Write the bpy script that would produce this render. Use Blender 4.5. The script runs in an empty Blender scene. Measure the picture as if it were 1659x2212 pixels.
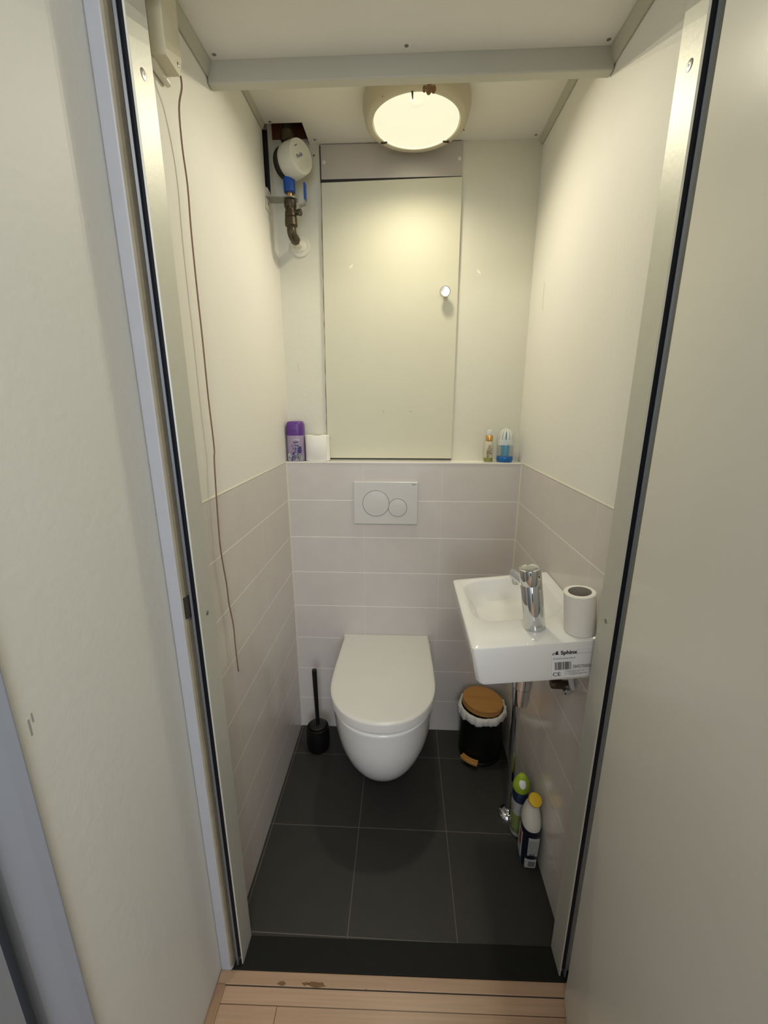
import bpy, bmesh, math, random
from mathutils import Vector, Matrix

random.seed(7)
PI = math.pi
scn = bpy.context.scene
COL = scn.collection

# ---------------------------------------------------------------- camera
cam_d = bpy.data.cameras.new('camera')
cam = bpy.data.objects.new('camera', cam_d)
COL.objects.link(cam)
cam.location = (0.44525, -1.55675, 1.40928)
cam.rotation_euler = (1.3165, 0.0004, 0.0456)
cam_d.sensor_fit = 'HORIZONTAL'
cam_d.sensor_width = 36.0
cam_d.lens = 893.5 / 1659.0 * 36.0
cam_d.clip_start = 0.02
scn.camera = cam

# ---------------------------------------------------------------- view, world, lights
scn.view_settings.view_transform = 'Standard'
scn.view_settings.look = 'None'
scn.view_settings.gamma = 1.0
scn.view_settings.use_curve_mapping = False
scn.view_settings.exposure = 0.92

LAMP_W = 1.45           # watts of each of the five small bulbs in the ceiling light
DAY_W = 10.5            # daylight from the hallway window behind the camera
HALL_W = 10.5            # added fill light over the hallway

world = bpy.data.worlds.new('world')
scn.world = world
world.use_nodes = True
world.node_tree.nodes['Background'].inputs[0].default_value = (0.72, 0.82, 1.0, 1)
world.node_tree.nodes['Background'].inputs[1].default_value = 0.35


def light(name, kind, loc, energy, color, rot=(0, 0, 0), size=None, size_y=None, soft=None):
    d = bpy.data.lights.new(name, kind)
    d.energy = energy
    d.color = color
    if size:
        d.shape = 'RECTANGLE'
        d.size = size
        d.size_y = size_y or size
    if soft is not None:
        d.shadow_soft_size = soft
    o = bpy.data.objects.new(name, d)
    COL.objects.link(o)
    o.location = loc
    o.rotation_euler = rot
    return o


# daylight entering by the hallway window behind the camera (y = -3.5), shining towards +y
light('window_daylight', 'AREA', (0.62, -3.46, 1.45), DAY_W, (0.76, 0.85, 1.0), (PI / 2, 0, 0), 0.8, 1.3)

light('hallway_fill', 'AREA', (0.60, -2.30, 2.49), HALL_W, (1.0, 0.96, 0.86), (0, 0, 0), 0.5, 0.5)  # added fill light behind the camera, lifts the lower walls and hall

# ---------------------------------------------------------------- helpers
W = 0.888      # room width
H = 1.199      # height of the tiled part
E = 0.070      # depth of the ledge behind the tiled back wall
ZB = 2.245     # rear ceiling
ZN = 2.145     # front ceiling
TLT = math.radians(6.6)   # the wash basin sags to the left


def mat(name, color, rough=0.5, metal=0.0, noise=0.0, nscale=8.0, bump=0.0, bscale=60.0, spec=0.5,
        coat=0.0, trans=0.0, ior=1.45, emis=None, estr=0.0, alpha=1.0, sss=0.0):
    m = bpy.data.materials.new(name)
    m.use_nodes = True
    nt = m.node_tree
    b = nt.nodes['Principled BSDF']
    b.inputs['Base Color'].default_value = (*color, 1)
    b.inputs['Roughness'].default_value = rough
    b.inputs['Metallic'].default_value = metal
    b.inputs['Specular IOR Level'].default_value = spec
    b.inputs['Coat Weight'].default_value = coat
    b.inputs['Transmission Weight'].default_value = trans
    b.inputs['IOR'].default_value = ior
    b.inputs['Alpha'].default_value = alpha
    if sss:
        b.inputs['Subsurface Weight'].default_value = sss
        b.inputs['Subsurface Scale'].default_value = 0.005
    if emis:
        b.inputs['Emission Color'].default_value = (*emis, 1)
        b.inputs['Emission Strength'].default_value = estr
    tc = nt.nodes.new('ShaderNodeTexCoord')
    n = nt.nodes.new('ShaderNodeTexNoise')
    n.inputs['Scale'].default_value = nscale
    n.inputs['Detail'].default_value = 5
    nt.links.new(tc.outputs['Object'], n.inputs['Vector'])
    mix = nt.nodes.new('ShaderNodeMix')
    mix.data_type = 'RGBA'
    k = max(noise, 0.02)
    mix.inputs['A'].default_value = (*[c * (1 - k) for c in color], 1)
    mix.inputs['B'].default_value = (*[min(1, c * (1 + k)) for c in color], 1)
    nt.links.new(n.outputs['Fac'], mix.inputs['Factor'])
    nt.links.new(mix.outputs['Result'], b.inputs['Base Color'])
    if bump:
        n2 = nt.nodes.new('ShaderNodeTexNoise')
        n2.inputs['Scale'].default_value = bscale
        n2.inputs['Detail'].default_value = 3
        nt.links.new(tc.outputs['Object'], n2.inputs['Vector'])
        bp = nt.nodes.new('ShaderNodeBump')
        bp.inputs['Strength'].default_value = bump
        bp.inputs['Distance'].default_value = 0.002
        nt.links.new(n2.outputs['Fac'], bp.inputs['Height'])
        nt.links.new(bp.outputs['Normal'], b.inputs['Normal'])
    return m


def tile_mat(name, c1, c2, grout, axes, origin, bw, rh, mortar, rough=0.2, offset=0.0, bump=0.4,
             coat=0.0, vweak=None, dirt=0.0):
    """axes: which world axes run along the tile width and the tile height."""
    m = bpy.data.materials.new(name)
    m.use_nodes = True
    nt = m.node_tree
    b = nt.nodes['Principled BSDF']
    b.inputs['Roughness'].default_value = rough
    b.inputs['Coat Weight'].default_value = coat
    geo = nt.nodes.new('ShaderNodeNewGeometry')
    sep = nt.nodes.new('ShaderNodeSeparateXYZ')
    nt.links.new(geo.outputs['Position'], sep.inputs[0])
    com = nt.nodes.new('ShaderNodeCombineXYZ')
    for k in range(2):
        a = nt.nodes.new('ShaderNodeMath')
        a.operation = 'SUBTRACT'
        nt.links.new(sep.outputs['XYZ'.index(axes[k])], a.inputs[0])
        a.inputs[1].default_value = origin[k] - 30 * (bw if k == 0 else rh)
        nt.links.new(a.outputs[0], com.inputs[k])
    br = nt.nodes.new('ShaderNodeTexBrick')
    br.offset = offset
    br.squash = 1.0
    br.inputs['Scale'].default_value = 1.0
    br.inputs['Brick Width'].default_value = bw
    br.inputs['Row Height'].default_value = rh
    br.inputs['Mortar Size'].default_value = mortar
    br.inputs['Mortar Smooth'].default_value = 0.2
    br.inputs['Color1'].default_value = (*c1, 1)
    br.inputs['Color2'].default_value = (*c2, 1)
    br.inputs['Mortar'].default_value = (*grout, 1)
    nt.links.new(com.outputs[0], br.inputs['Vector'])
    n = nt.nodes.new('ShaderNodeTexNoise')
    n.inputs['Scale'].default_value = 14
    n.inputs['Detail'].default_value = 6
    nt.links.new(geo.outputs['Position'], n.inputs['Vector'])
    mr = nt.nodes.new('ShaderNodeMapRange')
    mr.inputs['To Min'].default_value = 0.93 - dirt
    mr.inputs['To Max'].default_value = 1.05 + dirt
    nt.links.new(n.outputs['Fac'], mr.inputs['Value'])
    mul = nt.nodes.new('ShaderNodeMix')
    mul.data_type = 'RGBA'
    mul.blend_type = 'MULTIPLY'
    mul.inputs['Factor'].default_value = 1
    nt.links.new(br.outputs['Color'], mul.inputs['A'])
    nt.links.new(mr.outputs['Result'], mul.inputs['B'])
    nt.links.new(mul.outputs['Result'], b.inputs['Base Color'])
    if vweak is not None:
        # the upright joints are filled nearly flush and show much less than the level ones
        br2 = nt.nodes.new('ShaderNodeTexBrick')
        br2.offset = offset
        br2.inputs['Scale'].default_value = 1.0
        br2.inputs['Brick Width'].default_value = 400.0
        br2.inputs['Row Height'].default_value = rh
        br2.inputs['Mortar Size'].default_value = mortar
        br2.inputs['Mortar Smooth'].default_value = 0.2
        nt.links.new(com.outputs[0], br2.inputs['Vector'])
        for q in ('Color1', 'Color2'):
            br2.inputs[q].default_value = (*c1, 1)
        br2.inputs['Mortar'].default_value = (*grout, 1)
        mm = nt.nodes.new('ShaderNodeMix')
        mm.data_type = 'RGBA'
        mm.inputs['Factor'].default_value = vweak
        nt.links.new(br2.outputs['Color'], mm.inputs['A'])
        nt.links.new(br.outputs['Color'], mm.inputs['B'])
        nt.links.new(mm.outputs['Result'], mul.inputs['A'])
    inv = nt.nodes.new('ShaderNodeMath')
    inv.operation = 'SUBTRACT'
    inv.inputs[0].default_value = 1
    nt.links.new(br.outputs['Fac'], inv.inputs[1])
    bp = nt.nodes.new('ShaderNodeBump')
    bp.inputs['Strength'].default_value = bump
    bp.inputs['Distance'].default_value = 0.001
    nt.links.new(inv.outputs[0], bp.inputs['Height'])
    nt.links.new(bp.outputs['Normal'], b.inputs['Normal'])
    return m


def wood_mat(name, c1, c2, axis='X', scale=1.0, rough=0.4):
    m = bpy.data.materials.new(name)
    m.use_nodes = True
    nt = m.node_tree
    b = nt.nodes['Principled BSDF']
    b.inputs['Roughness'].default_value = rough
    tc = nt.nodes.new('ShaderNodeTexCoord')
    mp = nt.nodes.new('ShaderNodeMapping')
    s = {'X': (4, 90, 90), 'Y': (90, 4, 90), 'Z': (90, 90, 4)}[axis]
    mp.inputs['Scale'].default_value = [v * scale for v in s]
    nt.links.new(tc.outputs['Object'], mp.inputs['Vector'])
    n = nt.nodes.new('ShaderNodeTexNoise')
    n.inputs['Scale'].default_value = 1.0
    n.inputs['Detail'].default_value = 5
    n.inputs['Distortion'].default_value = 0.6
    nt.links.new(mp.outputs[0], n.inputs['Vector'])
    cr = nt.nodes.new('ShaderNodeValToRGB')
    cr.color_ramp.elements[0].position = 0.32
    cr.color_ramp.elements[0].color = (*c2, 1)
    cr.color_ramp.elements[1].position = 0.68
    cr.color_ramp.elements[1].color = (*c1, 1)
    nt.links.new(n.outputs['Fac'], cr.inputs['Fac'])
    nt.links.new(cr.outputs['Color'], b.inputs['Base Color'])
    return m


def obj(name, bm, material, parent=None, smooth=False, label=None, kind=None, angle=None, bevel=None, seg=2):
    me = bpy.data.meshes.new(name)
    bmesh.ops.recalc_face_normals(bm, faces=bm.faces[:])
    bm.to_mesh(me)
    bm.free()
    me.materials.append(material)
    if smooth:
        for p in me.polygons:
            p.use_smooth = True
        if angle is not None:
            me.set_sharp_from_angle(angle=math.radians(angle))
    o = bpy.data.objects.new(name, me)
    COL.objects.link(o)
    if parent is not None:
        o.parent = parent
    if label:
        o['label'] = label
    if kind:
        o['kind'] = kind
    if bevel:
        md = o.modifiers.new('bevel', 'BEVEL')
        md.width = bevel
        md.segments = seg
        md.limit_method = 'ANGLE'
        md.angle_limit = math.radians(35)
    return o


def thing(name, label, cat, loc=(0, 0, 0), rot=(0, 0, 0), group=None):
    o = bpy.data.objects.new(name, None)
    COL.objects.link(o)
    o.empty_display_size = 0.02
    o.location = loc
    o.rotation_euler = rot
    o['label'] = label
    o['category'] = cat
    if group:
        o['group'] = group
    return o


def tag(o, label, cat, group=None):
    o['label'] = label
    o['category'] = cat
    if group:
        o['group'] = group
    return o


def struct(name, bm, m, **k):
    return obj(name, bm, m, kind='structure', **k)


def box(x0, x1, y0, y1, z0, z1, bm=None):
    bm = bm or bmesh.new()
    v = [bm.verts.new(p) for p in [(x0, y0, z0), (x1, y0, z0), (x1, y1, z0), (x0, y1, z0),
                                   (x0, y0, z1), (x1, y0, z1), (x1, y1, z1), (x0, y1, z1)]]
    for f in [(0, 3, 2, 1), (4, 5, 6, 7), (0, 1, 5, 4), (1, 2, 6, 5), (2, 3, 7, 6), (3, 0, 4, 7)]:
        bm.faces.new([v[i] for i in f])
    return bm


def prism(pts, lo, hi, axis='z', bm=None):
    """extrude a 2D polygon; axis z: pts are (x,y); axis x: (y,z); axis y: (x,z)"""
    bm = bm or bmesh.new()

    def P(a, b, c):
        return {'z': (a, b, c), 'x': (c, a, b), 'y': (a, c, b)}[axis]
    A = [bm.verts.new(P(a, b, lo)) for a, b in pts]
    B = [bm.verts.new(P(a, b, hi)) for a, b in pts]
    n = len(pts)
    bm.faces.new(A[::-1])
    bm.faces.new(B)
    for i in range(n):
        bm.faces.new([A[i], A[(i + 1) % n], B[(i + 1) % n], B[i]])
    return bm


def loft(loops, cap0=True, cap1=True, bm=None):
    bm = bm or bmesh.new()
    R = [[bm.verts.new(p) for p in L] for L in loops]
    n = len(R[0])
    for a, b in zip(R[:-1], R[1:]):
        for i in range(n):
            bm.faces.new([a[i], a[(i + 1) % n], b[(i + 1) % n], b[i]])
    if cap0:
        bm.faces.new(R[0][::-1])
    if cap1:
        bm.faces.new(R[-1])
    return bm


def frame_of(d):
    d = Vector(d).normalized()
    up = Vector((0, 0, 1)) if abs(d.z) < 0.9 else Vector((1, 0, 0))
    u = d.cross(up).normalized()
    v = d.cross(u).normalized()
    return d, u, v


def lathe(prof, origin=(0, 0, 0), axis=(0, 0, 1), n=40, bm=None, caps=True, sx=1.0, sy=1.0):
    """prof: list of (radius, distance along axis)"""
    d, u, v = frame_of(axis)
    if tuple(axis) == (0, 0, 1):
        u, v = Vector((1, 0, 0)), Vector((0, 1, 0))
    o = Vector(origin)
    loops = []
    for r, h in prof:
        loops.append([o + d * h + u * (math.cos(2 * PI * i / n) * r * sx) + v * (math.sin(2 * PI * i / n) * r * sy)
                      for i in range(n)])
    return loft(loops, caps, caps, bm)


def tube(pts, r, n=12, bm=None, radii=None):
    pts = [Vector(p) for p in pts]
    loops = []
    u = None
    for i, p in enumerate(pts):
        a = pts[max(0, i - 1)]
        b = pts[min(len(pts) - 1, i + 1)]
        d = (b - a).normalized()
        if u is None:
            _, u, v = frame_of(d)
        u = (u - d * u.dot(d)).normalized()
        v = d.cross(u)
        rr = radii[i] if radii else r
        loops.append([p + (u * math.cos(2 * PI * k / n) + v * math.sin(2 * PI * k / n)) * rr for k in range(n)])
    return loft(loops, True, True, bm)


def smooth_path(pts, k=6):
    P = [Vector(p) for p in pts]
    out = []
    for i in range(len(P) - 1):
        p0, p1, p2, p3 = P[max(0, i - 1)], P[i], P[i + 1], P[min(len(P) - 1, i + 2)]
        for j in range(k):
            t = j / k
            out.append(0.5 * ((2 * p1) + (p2 - p0) * t + (2 * p0 - 5 * p1 + 4 * p2 - p3) * t * t
                              + (3 * p1 - p0 - 3 * p2 + p3) * t ** 3))
    out.append(P[-1])
    return out


def rrect(x0, x1, y0, y1, r, z, seg=6, fn=None):
    r = min(r, (x1 - x0) / 2 - 1e-5, (y1 - y0) / 2 - 1e-5)
    out = []
    for cx, cy, a0 in [(x1 - r, y1 - r, 0), (x0 + r, y1 - r, PI / 2), (x0 + r, y0 + r, PI), (x1 - r, y0 + r, 1.5 * PI)]:
        for k in range(seg + 1):
            a = a0 + PI / 2 * k / seg
            out.append((cx + r * math.cos(a), cy + r * math.sin(a), z))
    return out


def text_bm(s, size, origin, ux, uy, thick=0.00015, align='LEFT', shear=0.0, bold=0.0, xs=1.0):
    """writing as mesh, laid with its baseline along ux and its height along uy"""
    cu = bpy.data.curves.new('t', 'FONT')
    cu.body = s
    cu.size = size
    cu.align_x = align
    cu.shear = shear
    cu.offset = bold
    cu.resolution_u = 3
    o = bpy.data.objects.new('t', cu)
    COL.objects.link(o)
    dg = bpy.context.evaluated_depsgraph_get()
    me = bpy.data.meshes.new_from_object(o.evaluated_get(dg))
    bm = bmesh.new()
    bm.from_mesh(me)
    COL.objects.unlink(o)
    bpy.data.objects.remove(o)
    bpy.data.curves.remove(cu)
    bpy.data.meshes.remove(me)
    ux = Vector(ux).normalized()
    uy = Vector(uy).normalized()
    uz = ux.cross(uy)
    for v in bm.verts:
        v.co = Vector(origin) + ux * v.co.x * xs + uy * v.co.y + uz * thick
    return bm


def join(bm, other):
    me = bpy.data.meshes.new('tmp')
    other.to_mesh(me)
    other.free()
    bm.from_mesh(me)
    bpy.data.meshes.remove(me)
    return bm


# ---------------------------------------------------------------- materials
M = {}
M['wall'] = mat('wall_paint', (0.82, 0.80, 0.74), 0.6, noise=0.03, nscale=3, bump=0.25, bscale=90)
M['ceil'] = mat('ceiling_paint', (0.76, 0.74, 0.68), 0.7, noise=0.03, bump=0.15, bscale=120)
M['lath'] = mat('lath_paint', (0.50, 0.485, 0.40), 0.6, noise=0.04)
M['hall'] = mat('hall_wall_paint', (0.66, 0.66, 0.62), 0.55, noise=0.03, nscale=4, bump=0.3, bscale=70)
M['casing'] = mat('casing_paint', (0.42, 0.43, 0.46), 0.4, noise=0.05, nscale=20, bump=0.2)
M['door'] = mat('door_paint', (0.72, 0.71, 0.65), 0.28, noise=0.02, bump=0.08, bscale=40)
M['alu'] = mat('frame_metal', (0.56, 0.56, 0.50), 0.48, metal=0.35, noise=0.05, nscale=40, bump=0.08, bscale=150)
M['alu2'] = mat('frame_metal_blue', (0.17, 0.185, 0.21), 0.4, metal=0.5, noise=0.05)
M['rubber'] = mat('black_rubber', (0.004, 0.005, 0.009), 0.55, spec=0.2)
M['beige'] = mat('old_beige_paint', (0.33, 0.29, 0.21), 0.5, noise=0.25, nscale=30, bump=0.5, bscale=60)
TC1, TC2 = (0.66, 0.615, 0.575), (0.645, 0.60, 0.56)
GR = (0.92, 0.88, 0.80)
M['tile_back'] = tile_mat('tile_back', TC1, TC2, GR, 'XZ', (0.2947, H), 0.3, 0.15, 0.0015, 0.16, vweak=0.25)
M['tile_left'] = tile_mat('tile_left', TC1, TC2, GR, 'YZ', (-0.011, H), 0.3, 0.15, 0.0017, 0.14, vweak=0.25)
M['tile_right'] = tile_mat('tile_right', TC1, TC2, GR, 'YZ', (-0.0256, H), 0.3, 0.15, 0.0017, 0.14, vweak=0.25)
M['tile_floor'] = tile_mat('tile_floor', (0.023, 0.0215, 0.0195), (0.027, 0.025, 0.0225), (0.11, 0.10, 0.09), 'XY',
                           (0.0087, -0.457), 0.2993, 0.303, 0.0013, 0.55, bump=0.3, dirt=0.08)
M['sill'] = mat('threshold_stone', (0.009, 0.0095, 0.008), 0.6, spec=0.25, noise=0.1, nscale=60)
M['trim'] = mat('tile_trim', (0.80, 0.77, 0.70), 0.3)
M['caulk'] = mat('caulk', (0.70, 0.66, 0.56), 0.5)
M['porc'] = mat('porcelain', (0.82, 0.82, 0.80), 0.12, coat=0.5, noise=0.0)
M['seat'] = mat('seat_plastic', (0.72, 0.71, 0.67), 0.25, noise=0.0)
M['plate'] = mat('plate_plastic', (0.64, 0.63, 0.60), 0.28)
M['dark'] = mat('dark_gap', (0.03, 0.028, 0.025), 0.8)
M['groove'] = mat('groove_grey', (0.11, 0.105, 0.10), 0.6)
M['chrome'] = mat('chrome', (0.62, 0.63, 0.65), 0.07, metal=1.0)
M['steel'] = mat('galvanised_steel', (0.33, 0.33, 0.30), 0.45, metal=0.7, noise=0.15, nscale=60)
M['screw'] = mat('screw_metal', (0.30, 0.30, 0.28), 0.35, metal=0.9)
M['brass'] = mat('tarnished_brass', (0.075, 0.058, 0.036), 0.42, metal=0.65, noise=0.35, nscale=70, bump=0.3)
M['black'] = mat('black_plastic', (0.006, 0.006, 0.006), 0.35)
M['blackmat'] = mat('black_matt', (0.004, 0.004, 0.004), 0.5, spec=0.25)
M['blue'] = mat('blue_plastic', (0.012, 0.07, 0.33), 0.35)
M['paper'] = mat('tissue_paper', (0.84, 0.82, 0.76), 0.9, noise=0.03, bump=0.4, bscale=200)
M['core'] = mat('cardboard_core', (0.40, 0.36, 0.31), 0.9)
M['bamboo'] = wood_mat('bamboo', (0.52, 0.26, 0.075), (0.44, 0.205, 0.052), 'X', 0.8)
M['bamboo_dark'] = wood_mat('bamboo_edge', (0.38, 0.17, 0.045), (0.30, 0.13, 0.03), 'X', 0.8)
M['liner'] = mat('bin_liner', (0.72, 0.70, 0.66), 0.45, noise=0.08, nscale=40, bump=0.6, bscale=80)
M['ink'] = mat('black_ink', (0.012, 0.012, 0.013), 0.6)
M['inkgrey'] = mat('grey_ink', (0.16, 0.16, 0.17), 0.6)
M['sticker'] = mat('white_sticker', (0.80, 0.80, 0.82), 0.35)
M['cord'] = mat('brown_cord', (0.23, 0.15, 0.105), 0.8)
M['cream'] = mat('cream_plastic', (0.62, 0.57, 0.42), 0.35, noise=0.06, nscale=12)
M['creamlight'] = mat('white_cream_plastic', (0.74, 0.71, 0.60), 0.35)
M['metal_panel'] = mat('grey_cover_panel', (0.53, 0.49, 0.45), 0.35, metal=0.25, noise=0.05, nscale=10)
M['backwall'] = mat('back_wall_paint', (0.70, 0.68, 0.57), 0.6, noise=0.03, nscale=5, bump=0.35, bscale=60)
M['cupboard'] = mat('cupboard_paint', (0.64, 0.62, 0.49), 0.6, spec=0.25, noise=0.015, bump=0.06, bscale=60)
M['mdf'] = mat('raw_board_edge', (0.26, 0.16, 0.09), 0.9, noise=0.3, nscale=80)
M['brownhole'] = mat('brown_board', (0.16, 0.055, 0.025), 0.9, noise=0.2, nscale=20)
M['meter'] = mat('meter_plastic', (0.64, 0.63, 0.54), 0.4, noise=0.04, nscale=15)
M['meterblack'] = mat('meter_black', (0.02, 0.018, 0.014), 0.4)
M['purple'] = mat('purple_cap', (0.115, 0.035, 0.235), 0.35)
M['lilac'] = mat('lilac_label', (0.33, 0.26, 0.37), 0.4, noise=0.12, nscale=30)
M['violet'] = mat('violet_flowers', (0.055, 0.035, 0.16), 0.5, noise=0.5, nscale=300)
M['greenlogo'] = mat('green_emblem', (0.045, 0.10, 0.045), 0.5)
M['whitepl'] = mat('white_plastic', (0.62, 0.61, 0.56), 0.4)
M['gold'] = mat('gold_metal', (0.72, 0.42, 0.13), 0.25, metal=0.9)
M['olive'] = mat('olive_liquid', (0.23, 0.23, 0.06), 0.2)
M['glasslabel'] = mat('cream_label', (0.62, 0.58, 0.43), 0.4, noise=0.15, nscale=200)
M['clear'] = mat('clear_plastic', (0.93, 0.96, 0.97), 0.08, trans=0.9, ior=1.15)
M['frost'] = mat('frosted_plastic', (0.86, 0.88, 0.86), 0.35, trans=0.35, ior=1.1)
M['gelblue'] = mat('blue_gel', (0.02, 0.27, 0.48), 0.2)
M['baseblue'] = mat('blue_base', (0.008, 0.12, 0.40), 0.3)
M['lime'] = mat('lime_cap', (0.32, 0.46, 0.03), 0.35)
M['limelab'] = mat('green_bottle', (0.22, 0.28, 0.09), 0.4, noise=0.35, nscale=90)
M['navy'] = mat('navy_label', (0.006, 0.008, 0.022), 0.3)
M['navy2'] = mat('dark_blue_band', (0.010, 0.020, 0.065), 0.4)
M['labgrey'] = mat('grey_label', (0.42, 0.43, 0.43), 0.5)
M['bottlewhite'] = mat('white_bottle', (0.66, 0.64, 0.58), 0.35)
M['yellow'] = mat('yellow_cap', (0.72, 0.46, 0.012), 0.5, noise=0.1, nscale=120)
M['red'] = mat('dull_red', (0.30, 0.06, 0.05), 0.4)
M['stain'] = mat('brown_stain', (0.15, 0.08, 0.035), 0.8, noise=0.3, nscale=60)
M['mark'] = mat('grey_scuff', (0.46, 0.45, 0.40), 0.7)
M['mark2'] = mat('dark_scuff', (0.33, 0.32, 0.30), 0.8)
M['frame2'] = mat('blue_grey_frame_paint', (0.25, 0.265, 0.30), 0.5)
M['ringcream'] = mat('ring_cream_plastic', (0.50, 0.455, 0.33), 0.4, noise=0.10, nscale=9)
M['satin'] = mat('satin_chrome', (0.68, 0.68, 0.66), 0.28, metal=0.9)
M['teal'] = mat('teal_band', (0.02, 0.08, 0.12), 0.4)

# ---------------------------------------------------------------- room shell
JB = -0.775   # room side of the door wall
# floors
struct('floor', box(-0.06, W + 0.06, JB + 0.005, 0.0, -0.05, 0.0), M['tile_floor'])
# the threshold runs a degree askew, like everything on the hallway side


def sk(x):
    return 0.0165 * (x - 0.045)


struct('trim_1', prism([(-0.004, -0.8405 + sk(0)), (W + 0.02, -0.8405 + sk(W)), (W + 0.02, -0.7697 + sk(W)),
                        (-0.004, -0.7697 + sk(0))], -0.04, 0.003), M['sill'], bevel=0.0015)


def plank_floor():
    m = tile_mat('plank_floor', (0.44, 0.285, 0.185), (0.49, 0.325, 0.215), (0.10, 0.055, 0.03), 'XY',
                 (0.1555, -0.9035), 1.2, 0.065, 0.0009, 0.33, offset=0.37, bump=0.5)
    nt = m.node_tree
    geo = [n for n in nt.nodes if n.type == 'NEW_GEOMETRY'][0]
    # turn the boards one degree and add grain
    rot = nt.nodes.new('ShaderNodeVectorRotate')
    rot.rotation_type = 'Z_AXIS'
    rot.inputs['Angle'].default_value = -0.0165
    rot.inputs['Center'].default_value = (0.0, -0.9035, 0)
    nt.links.new(geo.outputs['Position'], rot.inputs['Vector'])
    sep = [n for n in nt.nodes if n.type == 'SEPXYZ'][0]
    nt.links.new(rot.outputs['Vector'], sep.inputs[0])
    mp = nt.nodes.new('ShaderNodeMapping')
    mp.inputs['Scale'].default_value = (3, 120, 1)
    nt.links.new(rot.outputs['Vector'], mp.inputs['Vector'])
    noi = [n for n in nt.nodes if n.type == 'TEX_NOISE'][0]
    noi.inputs['Scale'].default_value = 1.5
    nt.links.new(mp.outputs[0], noi.inputs['Vector'])
    mr = [n for n in nt.nodes if n.type == 'MAP_RANGE'][0]
    mr.inputs['To Min'].default_value = 0.78
    mr.inputs['To Max'].default_value = 1.18
    return m


M['plank'] = plank_floor()
M['plankstrip'] = wood_mat('floor_strip_wood', (0.44, 0.285, 0.185), (0.38, 0.24, 0.15), 'X', 0.9)
M['wornwood'] = mat('worn_wood', (0.19, 0.105, 0.05), 0.8, noise=0.3, nscale=90)
M['plankstrip_y'] = wood_mat('edge_strip_wood', (0.33, 0.205, 0.125), (0.28, 0.17, 0.10), 'Y', 0.9)
struct('floor', prism([(-0.3, -3.5), (1.35, -3.5), (1.35, -0.8395 + sk(1.35)), (-0.3, -0.8395 + sk(-0.3))], -0.05, 0.0), M['plank'])
strip = struct('trim_2', prism([(-0.006, -0.8690 + sk(0)), (0.87, -0.8690 + sk(0.87)), (0.87, -0.8425 + sk(0.87)), (-0.006, -0.8425 + sk(0))],
                       0.0, 0.0035), M['plankstrip'], bevel=0.0015)
struct('trim_3', box(-0.0055, 0.0165, -1.17, -0.870, 0.0, 0.006), M['plankstrip_y'], bevel=0.002)
struct('trim_21', prism([(0.012, -0.8706 + sk(0.012)), (0.87, -0.8706 + sk(0.87)), (0.87, -0.8688 + sk(0.87)), (0.012, -0.8688 + sk(0.012))], 0.0, 0.0008), M['dark'])
rp = random.Random(4)
for px_, py_, r1, r2 in ((0.156, -0.8620, 0.0130, 0.0048), (0.2430, -0.8610, 0.0250, 0.0062), (0.2150, -0.8600, 0.0110, 0.0036), (0.3690, -0.8640, 0.0022, 0.0016), (0.415, -0.8640, 0.0020, 0.0018)):
    n_ = 14
    prism_pts = [(px_ + r1 * rp.uniform(0.6, 1.1) * math.cos(2 * PI * k / n_), py_ + r2 * rp.uniform(0.55, 1.1) * math.sin(2 * PI * k / n_)) for k in range(n_)]
    obj('worn_patch', prism(prism_pts, 0.0030, 0.0039), M['wornwood'], strip, label='worn brown patch')
sw = struct('baseboard_left', box(-0.0068, -0.0050, -1.17, -0.845, 0.0, 0.006), M['mdf'])

# back wall: tiled lower part, ledge, plastered upper part further back
struct('wall_back', box(-0.06, W + 0.06, 0.0, 0.30, 0.0, H - 0.004), M['tile_back'])
struct('trim_4', box(0.0, W, -0.002, 0.010, H - 0.006, H), M['trim'], bevel=0.001)
struct('trim_5', box(0.0, W, 0.010, E, H - 0.006, H - 0.0008), M['tile_back'])
struct('wall_back', box(-0.06, W + 0.06, E, E + 0.2, H - 0.006, 2.262), M['backwall'])

# left wall, tiled low, plaster above with a dark slot beside the meter
struct('wall_left', box(-0.12, 0.0, JB, 0.0, 0.0, H - 0.002), M['tile_left'])
bm = bmesh.new()
SY0, SY1, SZ0 = -0.042, 0.018, 2.082
box(-0.12, -0.0015, JB, SY0, H - 0.002, 2.5, bm)
box(-0.12, -0.0015, SY1 + 0.001, E + 0.2, H - 0.002, 2.5, bm)
box(-0.12, -0.0015, SY0, SY1 + 0.001, H - 0.002, SZ0, bm)
struct('wall_left', bm, M['wall'])
bm = box(-0.10, -0.03, SY0, SY1 + 0.001, SZ0, 2.5)
box(-0.03, -0.002, SY1 - 0.002, SY1 + 0.001, SZ0, 2.262, bm)
struct('trim_6', bm, M['dark'])
# right wall
struct('wall_right', box(W, W + 0.12, JB, 0.0, 0.0, H - 0.002), M['tile_right'])
struct('wall_right', box(W + 0.0015, W + 0.12, JB, E + 0.2, H - 0.002, 2.5), M['wall'])
# thin caulk bead in the tiled corners
struct('trim_7', prism([(0, -0.004), (0.004, 0), (0, 0)], 0.0, H - 0.004), M['caulk'])
struct('trim_8', prism([(W, -0.004), (W - 0.004, 0), (W, 0)], 0.0, H - 0.004), M['caulk'])
struct('trim_9', prism([(0.0, H - 0.003), (-0.0015, H + 0.002), (0.0012, H - 0.002)], JB, -0.002, 'y'), M['caulk'])
struct('trim_10', prism([(W, H - 0.003), (W + 0.0015, H + 0.002), (W - 0.0012, H - 0.002)], JB, -0.002, 'y'), M['caulk'])

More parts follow.
